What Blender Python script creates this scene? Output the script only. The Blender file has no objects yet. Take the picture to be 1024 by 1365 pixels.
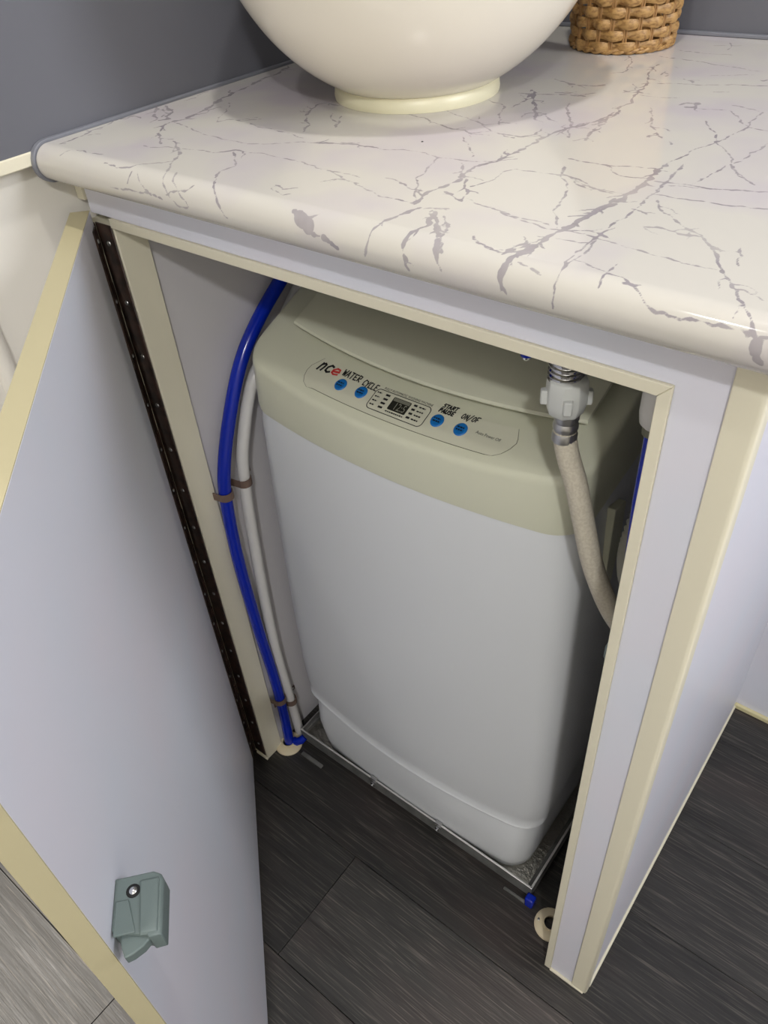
import bpy, bmesh, math, random
import numpy as np
from mathutils import Vector, Matrix
random.seed(3)
C = bpy.context.scene.collection
SC = bpy.context.scene
PI = math.pi

# ------------------------------------------------------------------ camera
cam_d = bpy.data.cameras.new('camera'); cam = bpy.data.objects.new('camera', cam_d); C.objects.link(cam)
_r = [[0.786135, 0.614992, -0.061454],[0.368574, -0.546300, -0.752136],[-0.496130, 0.568630, -0.656136]]   # rows: camera right, camera down, camera forward
cam.matrix_world = Matrix(((_r[0][0], -_r[1][0], -_r[2][0], 0.60867),
                           (_r[0][1], -_r[1][1], -_r[2][1], -0.35897),
                           (_r[0][2], -_r[1][2], -_r[2][2], 1.04322),
                           (0, 0, 0, 1)))
cam_d.sensor_fit = 'HORIZONTAL'; cam_d.sensor_width = 36.0
cam_d.lens = 36.0 * 1040.48345 / 1024.0
cam_d.clip_start = 0.01
SC.camera = cam
# ------------------------------------------------------------------ light and exposure
SC.view_settings.view_transform = 'Standard'; SC.view_settings.look = 'None'
SC.view_settings.gamma = 1.0; SC.view_settings.use_curve_mapping = False
SC.view_settings.exposure = 0.0
w = bpy.data.worlds.new('world'); SC.world = w; w.use_nodes = True
w.node_tree.nodes['Background'].inputs[0].default_value = (.8, .85, 1, 1)
w.node_tree.nodes['Background'].inputs[1].default_value = 0.15
LAMPS = [  # x, y, watts, colour, radius : ceiling downlights
    (0.43, -0.05, 5.2, (1.0, .97, .91), .03),
    (0.24, -0.70, 2.6, (1.0, .98, .95), .03),
    (1.30, -1.25, 19.0, (.98, .985, 1.0), .05),
    (-1.05, -0.45, 38.0, (1.0, .94, .86), .10),
]
# fill light added at the unseen right wall to brighten the door face
FILL_WIN = (0.06, 0.47, 1.16, 1.66)    # y0, y1, z0, z1
wd_ = bpy.data.lights.new('door_fill', 'AREA'); wd_.shape = 'RECTANGLE'; wd_.size = FILL_WIN[3]-FILL_WIN[2]-.06; wd_.size_y = FILL_WIN[1]-FILL_WIN[0]-.06; wd_.energy = 9.6; wd_.color = (.89, .915, 1.0)
wo_ = bpy.data.objects.new('door_fill', wd_); C.objects.link(wo_); wo_.location = (1.443, (FILL_WIN[0]+FILL_WIN[1])/2, (FILL_WIN[2]+FILL_WIN[3])/2); wo_.rotation_euler = (0, math.radians(90), 0)
CEIL = 1.98
for i, (lx, ly, wt, lc, lr) in enumerate(LAMPS):
    ld = bpy.data.lights.new('downlight', 'AREA'); ld.shape = 'DISK'; ld.size = lr * 2; ld.energy = wt; ld.color = lc
    lo = bpy.data.objects.new('downlight', ld); C.objects.link(lo); lo.location = (lx, ly, CEIL - .012)
# ------------------------------------------------------------------ helpers
class MB:
    def __init__(s): s.v = []; s.f = []
    def add(s, v, f):
        o = len(s.v); s.v += [tuple(p) for p in v]; s.f += [tuple(i + o for i in q) for q in f]; return s
    def box(s, x0, x1, y0, y1, z0, z1):
        return s.add([(x0,y0,z0),(x1,y0,z0),(x1,y1,z0),(x0,y1,z0),(x0,y0,z1),(x1,y0,z1),(x1,y1,z1),(x0,y1,z1)],
                     [(0,3,2,1),(4,5,6,7),(0,1,5,4),(1,2,6,5),(2,3,7,6),(3,0,4,7)])
    def loft(s, rings, cap0=True, cap1=True, closed=True):
        n = len(rings[0]); v = [p for r in rings for p in r]; f = []
        for i in range(len(rings) - 1):
            for j in range(n if closed else n - 1):
                k = (j + 1) % n
                f.append((i*n+j, i*n+k, (i+1)*n+k, (i+1)*n+j))
        if cap0: f.append(tuple(range(n - 1, -1, -1)))
        if cap1: f.append(tuple((len(rings)-1)*n + j for j in range(n)))
        return s.add(v, f)
    def tube(s, path, r, n=14, cap=True):
        P = [Vector(p) for p in path]; rings = []
        rr = r if isinstance(r, (list, tuple)) else [r] * len(P)
        up = None
        for i, p in enumerate(P):
            t = (P[min(i+1, len(P)-1)] - P[max(i-1, 0)]).normalized()
            if up is None:
                up = Vector((0,0,1)) if abs(t.z) < .9 else Vector((1,0,0))
            a = (up - t * up.dot(t)).normalized(); b = t.cross(a); up = a
            rings.append([p + (a*math.cos(2*PI*j/n) + b*math.sin(2*PI*j/n)) * rr[i] for j in range(n)])
        return s.loft(rings, cap, cap)
    def lathe(s, prof, c, n=32, cap0=True, cap1=True, axis='z'):
        rings = []
        for r, h in prof:
            ring = []
            for j in range(n):
                a = 2*PI*j/n; u, q = r*math.cos(a), r*math.sin(a)
                ring.append((c[0]+u, c[1]+q, c[2]+h) if axis == 'z' else ((c[0]+u, c[1]-h, c[2]+q) if axis == 'y' else (c[0]+h, c[1]+u, c[2]+q)))
            rings.append(ring)
        return s.loft(rings, cap0, cap1)
    def prism(s, poly, fn0, fn1):
        n = len(poly); v = [fn0(p) for p in poly] + [fn1(p) for p in poly]
        f = [tuple(range(n-1, -1, -1)), tuple(range(n, 2*n))] + [(i, (i+1) % n, n+(i+1) % n, n+i) for i in range(n)]
        return s.add(v, f)

LOC = {}
def obj(name, mb, m, parent=None, smooth=False, bevel=0, seg=2, label=None, fix=True):
    me = bpy.data.meshes.new(name)
    base = LOC.get(parent.name, Vector((0,0,0))) if parent else Vector((0,0,0))
    me.from_pydata([tuple(Vector(p) - base) for p in mb.v], [], mb.f)
    if fix:
        bm = bmesh.new(); bm.from_mesh(me); bmesh.ops.recalc_face_normals(bm, faces=bm.faces); bm.to_mesh(me); bm.free()
    if m: me.materials.append(m)
    o = bpy.data.objects.new(name, me); C.objects.link(o)
    if parent: o.parent = parent; LOC[o.name] = base
    else: LOC[o.name] = Vector((0,0,0))
    if smooth:
        me.polygons.foreach_set('use_smooth', [True]*len(me.polygons))
        if smooth != 'all': me.set_sharp_from_angle(angle=math.radians(smooth if smooth is not True else 38))
    if bevel:
        b = o.modifiers.new('bevel', 'BEVEL'); b.width = bevel; b.segments = seg; b.limit_method = 'ANGLE'; b.angle_limit = math.radians(35)
        b.harden_normals = False
        me.polygons.foreach_set('use_smooth', [True]*len(me.polygons))
        me.set_sharp_from_angle(angle=math.radians(60)) if not smooth else None
    if label: o['label'] = label
    return o
def thing(name, label, cat, loc=(0,0,0), group=None):
    o = bpy.data.objects.new(name, None); C.objects.link(o); o.location = loc; o.empty_display_size = .05
    LOC[o.name] = Vector(loc); o['label'] = label; o['category'] = cat
    if group: o['group'] = group
    return o
def struct(name, mb, m, **k):
    o = obj(name, mb, m, **k); o['kind'] = 'structure'; return o

def mat(name, col, rough=.5, metal=0, spec=.5, noise=None, bump=None, coat=0, trans=0):
    """noise = (scale vec, second colour, contrast low, high); bump = (scale, strength, distance)"""
    m = bpy.data.materials.new(name); m.use_nodes = True; nt = m.node_tree; N = nt.nodes; L = nt.links
    b = N['Principled BSDF']
    b.inputs['Base Color'].default_value = (*col, 1); b.inputs['Roughness'].default_value = rough; b.inputs['Metallic'].default_value = metal
    b.inputs['Specular IOR Level'].default_value = spec; b.inputs['Coat Weight'].default_value = coat
    b.inputs['Transmission Weight'].default_value = trans
    tc = N.new('ShaderNodeTexCoord')
    if noise:
        sc, c2, lo, hi = noise
        mp = N.new('ShaderNodeMapping'); mp.inputs['Scale'].default_value = sc; L.new(tc.outputs['Object'], mp.inputs['Vector'])
        n = N.new('ShaderNodeTexNoise'); n.inputs['Scale'].default_value = 1; n.inputs['Detail'].default_value = 4; L.new(mp.outputs[0], n.inputs['Vector'])
        r = N.new('ShaderNodeMapRange'); r.inputs['From Min'].default_value = lo; r.inputs['From Max'].default_value = hi; L.new(n.outputs['Fac'], r.inputs['Value'])
        mx = N.new('ShaderNodeMix'); mx.data_type = 'RGBA'; mx.inputs['A'].default_value = (*col, 1); mx.inputs['B'].default_value = (*c2, 1)
        L.new(r.outputs['Result'], mx.inputs['Factor']); L.new(mx.outputs['Result'], b.inputs['Base Color'])
    if bump:
        n2 = N.new('ShaderNodeTexNoise'); n2.inputs['Scale'].default_value = bump[0]; n2.inputs['Detail'].default_value = 3; L.new(tc.outputs['Object'], n2.inputs['Vector'])
        bp = N.new('ShaderNodeBump'); bp.inputs['Strength'].default_value = bump[1]; bp.inputs['Distance'].default_value = bump[2]
        L.new(n2.outputs['Fac'], bp.inputs['Height']); L.new(bp.outputs[0], b.inputs['Normal'])
    return m
def spline(pts, n):
    """Catmull-Rom through the points"""
    P = [Vector(p) for p in pts]; out = []
    for i in range(len(P)-1):
        p0, p1, p2, p3 = P[max(i-1,0)], P[i], P[i+1], P[min(i+2, len(P)-1)]
        for k in range(n):
            t = k/n
            out.append(.5*((2*p1)+(p2-p0)*t+(2*p0-5*p1+4*p2-p3)*t*t+(3*p1-p0-3*p2+p3)*t**3))
    out.append(P[-1]); return out
def S(r, g, b):
    f = lambda c: (c/255/12.92) if c/255 <= .04045 else ((c/255+.055)/1.055)**2.4
    return (f(r), f(g), f(b))
M = {}
M['laminate'] = mat('white_laminate', S(218,221,231), .38, spec=.4, noise=((7,7,7), S(223,220,229), .35, .7), bump=(900, .04, .0005))
M['inner'] = mat('inner_laminate', S(205,202,204), .5, spec=.3)
M['cream'] = mat('cream_plastic', S(225,219,197), .45, spec=.4)
M['edge'] = mat('edge_band', S(190,181,147), .5, spec=.3)
M['cream_line'] = mat('cream_sealant', S(214,205,160), .5)
M['grey_wall'] = mat('grey_wall', S(103,104,111), .55, spec=.3, bump=(600, .05, .0005))
M['white_wall'] = mat('white_wall', S(226,222,212), .5, spec=.35)
M['room_wall'] = mat('room_wall', S(215,212,205), .6)
M['grey_strip'] = mat('grey_edge_strip', S(120,122,130), .4)
M['washer'] = mat('washer_white', S(212,214,215), .3, spec=.45)
M['washer_cream'] = mat('washer_cream', S(206,206,184), .34, spec=.4)
M['panel'] = mat('washer_panel', S(206,205,184), .42)
M['blue_btn'] = mat('blue_button', S(16,108,182), .35)
M['ink'] = mat('black_ink', S(22,22,22), .5)
M['ink_red'] = mat('red_ink', S(205,60,55), .5)
M['ink_grey'] = mat('grey_ink', S(110,110,92), .5)
M['lcd'] = mat('lcd_dark', S(44,44,38), .15)
M['lcd_seg'] = mat('lcd_segment', S(128,128,112), .4)
M['lcd_light'] = mat('lcd_band', S(118,118,104), .3)
M['blue_pipe'] = mat('blue_pipe', S(0,34,160), .18, spec=.5)
M['white_pipe'] = mat('white_pipe', S(214,212,208), .3)
M['brown'] = mat('brown_clip', S(112,92,80), .45)
M['chrome'] = mat('chrome', (.75,.75,.76), .12, metal=1)
M['steel'] = mat('steel', (.55,.55,.54), .3, metal=1)
M['galv'] = mat('galvanised', (.17,.17,.16), .6, metal=.25, noise=((60,60,60), (.12,.12,.112), .4, .65))
M['lip'] = mat('bright_edge', (.72,.71,.68), .35, metal=.6)
M['tread'] = mat('tread_plate', (.55,.53,.48), .3, metal=1, bump=(220, .8, .002))
M['hinge'] = mat('hinge_bronze', S(74,54,46), .42, metal=.15, noise=((90,90,90), S(44,34,30), .4, .6))
M['nut'] = mat('nut_plastic', S(214,216,212), .35, trans=.15)
M['hose'] = mat('braided_hose', S(196,189,172), .55, noise=((500,500,500), S(184,176,158), .4, .6), bump=(1100, .12, .0004))
M['grey_hose'] = mat('grey_corrugated', S(128,126,116), .5)
M['catch'] = mat('catch_grey', S(98,110,108), .45, spec=.35)
M['basin'] = mat('basin_ceramic', S(226,220,206), .16, spec=.5)
M['sealant'] = mat('ivory_ring', S(228,222,190), .35)
M['collar'] = mat('ivory_collar', S(214,200,168), .45)
M['cane'] = mat('cane', S(176,138,84), .5, noise=((260,260,500), S(128,92,50), .42, .68))
M['cane_dark'] = mat('cane_dark', S(150,112,66), .55)
M['hole'] = mat('dark_hole', S(14,14,14), .8)
M['teal'] = mat('bracket_grey', S(120,132,132), .5)

# floor planks: vinyl wood, tone differs per object
def plank_mat():
    m = bpy.data.materials.new('wood_vinyl'); m.use_nodes = True; nt = m.node_tree; N = nt.nodes; L = nt.links; b = N['Principled BSDF']
    tc = N.new('ShaderNodeTexCoord'); oi = N.new('ShaderNodeObjectInfo')
    ad = N.new('ShaderNodeVectorMath'); ad.operation = 'ADD'
    cb = N.new('ShaderNodeCombineXYZ'); ml = N.new('ShaderNodeMath'); ml.operation = 'MULTIPLY'; ml.inputs[1].default_value = 7.0
    L.new(oi.outputs['Random'], ml.inputs[0]); L.new(ml.outputs[0], cb.inputs[0]); L.new(ml.outputs[0], cb.inputs[2])
    L.new(tc.outputs['Object'], ad.inputs[0]); L.new(cb.outputs[0], ad.inputs[1])
    def nz(sc, det, dist=0):
        mp = N.new('ShaderNodeMapping'); mp.inputs['Scale'].default_value = sc; L.new(ad.outputs[0], mp.inputs['Vector'])
        n = N.new('ShaderNodeTexNoise'); n.inputs['Scale'].default_value = 1; n.inputs['Detail'].default_value = det; n.inputs['Distortion'].default_value = dist
        L.new(mp.outputs[0], n.inputs['Vector']); return n.outputs['Fac']
    g1 = nz((7, 260, 1), 4, .6); g2 = nz((2.2, 14, 1), 3, 1.2); g3 = nz((18, 600, 1), 2, .3); g4 = nz((4,9,1), 2)
    rp = N.new('ShaderNodeValToRGB'); e = rp.color_ramp.elements
    e[0].position = .32; e[0].color = (*S(27,26,25), 1); e[1].position = .72; e[1].color = (*S(57,55,52), 1)
    mixf = N.new('ShaderNodeMath'); mixf.operation = 'MULTIPLY_ADD'; L.new(g1, mixf.inputs[0]); mixf.inputs[1].default_value = .55
    m2 = N.new('ShaderNodeMath'); m2.operation = 'MULTIPLY'; m2.inputs[1].default_value = .45; L.new(g2, m2.inputs[0]); L.new(m2.outputs[0], mixf.inputs[2])
    L.new(mixf.outputs[0], rp.inputs[0])
    red = N.new('ShaderNodeMix'); red.data_type = 'RGBA'; red.inputs['B'].default_value = (*S(76,60,57), 1)
    rr = N.new('ShaderNodeMapRange'); rr.inputs['From Min'].default_value = .52; rr.inputs['From Max'].default_value = .72; rr.inputs['To Max'].default_value = .35
    L.new(g4, rr.inputs['Value']); L.new(rr.outputs[0], red.inputs['Factor']); L.new(rp.outputs[0], red.inputs['A'])
    # tone per plank
    hv = N.new('ShaderNodeHueSaturation'); L.new(oi.outputs['Alpha'], hv.inputs['Value'])
    wl_ = N.new('ShaderNodeMix'); wl_.data_type = 'RGBA'; wl_.inputs['B'].default_value = (*S(150,141,130), 1); wr = N.new('ShaderNodeMapRange'); wr.inputs['From Min'].default_value = .54; wr.inputs['From Max'].default_value = .74; wr.inputs['To Max'].default_value = .26; L.new(g3, wr.inputs['Value']); L.new(wr.outputs[0], wl_.inputs['Factor']); L.new(red.outputs['Result'], wl_.inputs['A']); L.new(wl_.outputs['Result'], hv.inputs['Color'])
    L.new(hv.outputs[0], b.inputs['Base Color'])
    rg = N.new('ShaderNodeMapRange'); rg.inputs['To Min'].default_value = .30; rg.inputs['To Max'].default_value = .55; L.new(g1, rg.inputs['Value']); L.new(rg.outputs[0], b.inputs['Roughness'])
    bp = N.new('ShaderNodeBump'); bp.inputs['Strength'].default_value = .35; bp.inputs['Distance'].default_value = .0008; L.new(g3, bp.inputs['Height']); L.new(bp.outputs[0], b.inputs['Normal'])
    b.inputs['Specular IOR Level'].default_value = .5
    return m
M['plank'] = plank_mat()

# ------------------------------------------------------------------ the room
W, D = 0.5465, 0.4932            # cabinet width and depth; x=0 is the left wall, y=0 the cabinet front
X0, X1, Y0 = -1.75, 1.45, -1.75
floor = struct('floor', MB().box(X0, X1, Y0, D, -.03, -.0035), M['hole'])
PW = .1525; SEAM0 = -.0360
k0 = int(math.floor((Y0 - SEAM0)/PW)); k = k0
joint = {-1: .226, 0: -.35, 1: 1.02, -2: -.55, -3: .1}
rnd = random.Random(11)
while SEAM0 + k*PW < D:
    ya, yb = max(SEAM0 + k*PW, Y0), min(SEAM0 + (k+1)*PW, D)
    j = joint.get(k, rnd.uniform(-.6, .6))
    xs = [X0] + [x for x in (j-1.2, j, j+1.2) if X0 + .02 < x < X1 - .02] + [X1]
    for a, b_ in zip(xs[:-1], xs[1:]):
        mb = MB().box(a+.0003, b_-.0003, ya+.0003, yb-.0003, -.0035, 0)
        po = obj('plank', mb, M['plank'], floor, bevel=.0004, seg=1)
        po.color = (1, 1, 1, {(-1, 0): .62, (-1, 1): 1.05, (0, 0): .9, (-2, 0): .95, (-2, 1): .95, (-3, 0): 1.1, (-3, 1): 1.1}.get((k, int(a > .2)), rnd.uniform(.72, 1.05)))
    k += 1
struct('ceiling', MB().box(X0, X1, Y0, D, CEIL, CEIL+.03), M['white_wall'])
struct('wall_right', MB().box(X1, X1+.04, Y0, FILL_WIN[0], 0, CEIL).box(X1, X1+.04, FILL_WIN[1], D, 0, CEIL).box(X1, X1+.04, FILL_WIN[0], FILL_WIN[1], 0, FILL_WIN[2]).box(X1, X1+.04, FILL_WIN[0], FILL_WIN[1], FILL_WIN[3], CEIL), M['room_wall'])
wn = struct('added_window', MB().box(X1-.004, X1+.03, FILL_WIN[0], FILL_WIN[1], FILL_WIN[2], FILL_WIN[2]+.03).box(X1-.004, X1+.03, FILL_WIN[0], FILL_WIN[1], FILL_WIN[3]-.03, FILL_WIN[3]).box(X1-.004, X1+.03, FILL_WIN[0], FILL_WIN[0]+.03, FILL_WIN[2]+.03, FILL_WIN[3]-.03).box(X1-.004, X1+.03, FILL_WIN[1]-.03, FILL_WIN[1], FILL_WIN[2]+.03, FILL_WIN[3]-.03), M['white_wall'])  # window frame put in out of view to go with the added fill light
obj('pane', MB().box(X1+.012, X1+.016, FILL_WIN[0]+.03, FILL_WIN[1]-.03, FILL_WIN[2]+.03, FILL_WIN[3]-.03), M['white_pipe'], wn)
struct('wall_front', MB().box(X0, X1, Y0-.04, Y0, 0, CEIL), M['room_wall'])
struct('wall_far_left', MB().box(X0-.04, X0, Y0, D, 0, CEIL), M['room_wall'])
wb = struct('wall_back', MB().box(X0, X1, D, D+.04, .86, CEIL), M['grey_wall'])
obj('lower_panel', MB().box(X0, X1, D, D+.04, 0, .86), M['laminate'], wb)
wl = struct('wall_left', MB().box(-.04, 0, -.30, D, .876, CEIL), M['grey_wall'])
obj('lower_panel', MB().box(-.04, -.0135, -.30, D, 0, .866), M['white_wall'], wl)
obj('end_cap', MB().box(-.043, .003, -.306, -.30, 0, CEIL), M['white_wall'], wl)
struct('trim_1', MB().box(-.0140, .0015, -.30, -.030, .866, .876), M['cream'], bevel=.001)
# half-round joint cover down the left wall
mb = MB(); n = 12
hr = [[(-.0135+.0075*math.sin(PI*j/n), -.1150 - .0085*math.cos(PI*j/n), z) for j in range(n+1)] for z in (0.0, .866)]
mb.loft(hr)
struct('trim_2', mb, M['white_wall'], smooth=50)
struct('baseboard_back', MB().box(W, X1, D-.006, D, 0, .008), M['cream_line'], bevel=.001)

for i, (lx, ly, wt, lc, lr) in enumerate(LAMPS):
    wh = ['above the vanity', 'over the right of the room', 'over the middle of the room', 'over the area left of the wall'][i]
    t = thing('ceiling_light', 'round white recessed ceiling light ' + wh, 'light', (lx, ly, CEIL))
    obj('trim_ring', MB().lathe([(lr+.012, 0), (lr+.012, -.006), (lr+.002, -.008), (lr+.002, 0)], (lx, ly, CEIL), 28, False, False), M['white_wall'], t, smooth=True)

# ------------------------------------------------------------------ vanity cabinet
cab = thing('vanity_cabinet', 'white laminate vanity cabinet with cream trims, its door open on the washing machine', 'cabinet', (W/2, .2, 0))
CB = .853                        # underside of the counter
ox0, ox1, oz = .024, .502, .8175 # opening
# front: top rail and right stile cut from one sheet
obj('front_panel', MB().prism([(-.0030, .8175), (.502, .8175), (.502, 0.0), (W-.002, 0.0), (W-.002, CB-.002), (-.0030, CB-.002)], lambda p: (p[0], 0, p[1]), lambda p: (p[0], .016, p[1])), M['laminate'], cab, bevel=.0006)
# L trims round the opening: face leg 8 mm, return leg 20 mm
obj('opening_trim', MB().prism([(.0235, .8175), (.502, .8175), (.4945, .8095), (.0235, .8095)], lambda p: (p[0], -.0022, p[1]), lambda p: (p[0], .03, p[1])), M['cream'], cab, bevel=.0006)
obj('opening_trim', MB().prism([(.5022, .8175), (.5022, 0.0), (.4945, 0.0), (.4945, .8093)], lambda p: (p[0], -.0022, p[1]), lambda p: (p[0], .03, p[1])), M['cream'], cab, bevel=.0006)
# front right corner trim, L section with a soft nose
def ltrim(zz):
    q = [(W-.0165, -.0022), (W-.002, -.0022), (W+.0012, -.0012), (W+.0022, .002), (W+.0022, .0085), (W, .0085), (W, 0), (W-.0165, 0)]
    return [(x, y, zz) for x, y in q]
obj('corner_trim', MB().loft([ltrim(0.0), ltrim(CB-.002)]), M['cream'], cab, bevel=.0008)
# left wall trim above the door
obj('corner_trim', MB().box(-.0130, -.0030, -.0022, .006, .828, CB-.002), M['cream'], cab, bevel=.0006)
obj('side_panel', MB().box(W-.016, W, .016, D, 0, CB-.002), M['laminate'], cab)
obj('bottom_trim', MB().box(W, W+.0028, .0085, D-.006, 0, .006), M['cream'], cab, bevel=.0006)
obj('bottom_trim', MB().box(.5022, W-.001, -.0035, 0, 0, .003), M['cream'], cab, bevel=.0005)
obj('jamb', MB().box(-.0130, ox0, 0.0, .03, 0.0, oz-.008), M['cream'], cab, bevel=.0006)
obj('bottom_trim', MB().box(.002, ox0+.0006, -.0025, 0, 0, .004), M['cream'], cab, bevel=.0004)
obj('inner_panel', MB().box(.0005, .020, .03, D-.001, 0.0, CB-.002), M['inner'], cab)
obj('inner_panel', MB().box(.5, W-.0165, .03, D-.001, 0.0, CB-.002), M['inner'], cab)
# piano hinge
hz0, hz1 = .010, .8105
mb = MB().box(.0005, .0220, -.0014, 0, hz0, hz1)
hp = obj('piano_hinge', mb, M['hinge'], cab, bevel=.0003, seg=1, label='dark bronze piano hinge with small steel screws')
HX, HY = -.0010, -.0055           # hinge pin
mb = MB(); nk = 30; kh = (hz1-hz0)/nk
for i in range(nk):
    mb.tube([(HX+.0008, HY+.001, hz0+i*kh+.0004), (HX+.0008, HY+.001, hz0+(i+1)*kh-.0004)], .0030 if i % 2 else .0027, 10)
kn = obj('knuckle', mb, M['hinge'], hp, smooth=True); kn['kind'] = 'stuff'
# the door hangs 42 degrees off closed and sags a little at its free edge
DO = Vector((-.0034, -.0050, 0))
DU = Vector((.744222, -.667883, -.008058)); DN = Vector((.667847, .744266, -.006995)); DZ = Vector((.010670, -.000176, .999943))
def dpt(s, n, z): return tuple(DO + DU*s + DN*n + DZ*z)
def dbox(mb, s0, s1, n0, n1, z0, z1):
    return mb.add([dpt(s0,n0,z0), dpt(s1,n0,z0), dpt(s1,n1,z0), dpt(s0,n1,z0), dpt(s0,n0,z1), dpt(s1,n0,z1), dpt(s1,n1,z1), dpt(s0,n1,z1)],
                  [(0,3,2,1),(4,5,6,7),(0,1,5,4),(1,2,6,5),(2,3,7,6),(3,0,4,7)])
obj('door_leaf', dbox(MB(), .0035, .0170, 0, .0012, hz0, hz1), M['hinge'], hp)
def dome(mb, c, r, ax, h, n=10):
    ax = Vector(ax).normalized(); a = ax.orthogonal().normalized(); b = ax.cross(a); c = Vector(c)
    rings = [[c + ax*(h*math.sin(t)) + (a*math.cos(2*PI*j/n) + b*math.sin(2*PI*j/n))*r*math.cos(t) for j in range(n)] for t in (0, .5, 1.0, 1.4)]
    return mb.loft(rings)
for i in range(15):
    z = .034 + i*.0543
    obj('screw', dome(MB(), (.0125, -.0014, z), .0024, (0,-1,0), .0012), M['steel'], hp, smooth=True)
    obj('screw', dome(MB(), dpt(.0105, .0012, z+.006), .0022, DN, .0012), M['steel'], hp, smooth=True)
# the door, a white slab with a cream edge band, swung 47 degrees open
DW, DT, DZ0, DZ1 = .5014, .0160, .0069, .8233
dr = obj('door', dbox(MB(), .0030, DW-.0008, -DT, 0, DZ0+.0008, DZ1-.0008), M['laminate'], cab, label='open white cabinet door with a cream edge and a grey catch')
mb = MB()
dbox(mb, .0030, DW, -DT+.0002, -.0002, DZ1-.0009, DZ1); dbox(mb, .0030, DW, -DT+.0002, -.0002, DZ0, DZ0+.0009)
dbox(mb, DW-.0009, DW, -DT+.0002, -.0002, DZ0+.0009, DZ1-.0009)
obj('edge_band', mb, M['edge'], dr)
# the catch: moulded grey body, screw in its hollow, sloping tongue
def cp(u, n, z): return dpt(.4645+u, n, .6140+z)
prof = [(0, 0), (-.0005, .022), (.0015, .0255), (.0050, .0270), (.0345, .0270), (.0350, .0205), (.0335, .0195), (.0290, .0008), (.0270, 0)]
top = [(0, 0), (-.0005, .021), (.0015, .0245), (.0050, .0258), (.0340, .0258), (.0345, .0200), (.0330, .0190), (.0285, .0008), (.0265, 0)]
mb = MB().loft([[cp(u,n,-.016) for u,n in prof], [cp(u,n,-.0015) for u,n in prof], [cp(u,n,0) for u,n in top]])
obj('catch_wedge', MB().loft([[cp(u,n,z) for u,n in ((.0130,.0015),(.0130,.0085),(.0310,.0132),(.0316,.0015))] for z in (-.001,.0009)]), M['catch'], dr, bevel=.0005)
obj('screw_hole', MB().lathe([(.0040, 0), (.0030, .0006)], cp(.0085,.0105,0), 16), M['hole'], dr)
cb_ = obj('catch_body', mb, M['catch'], dr, bevel=.0006, label='moulded grey plastic catch body')
mb = MB().loft([[cp(u,n,.0012) for u,n in ((.004,.0145),(.004,.0245),(.0320,.0245),(.0320,.0160),(.0290,.0155))], [cp(u,n,-.001) for u,n in ((.003,.0135),(.003,.0252),(.0335,.0252),(.0332,.0150),(.0295,.0145))]])
obj('catch_cover', mb, M['catch'], dr, bevel=.0006)
mb = MB().loft([[cp(u,n,z) for u,n in ((.026,.004),(.026,.020),(.0335,.0205),(.0375,.0165),(.0405,.0110),(.0415,.0070),(.0340,.0045))] for z in (-.0115,-.0035)])
obj('catch_tongue', mb, M['catch'], dr, bevel=.0008, label='rounded grey catch tongue')
obj('screw', dome(MB(), cp(.0085, .0105, 0), .0026, (0,0,1), .0016, 12), M['chrome'], dr, smooth=True, label='bright cross-head screw')

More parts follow.
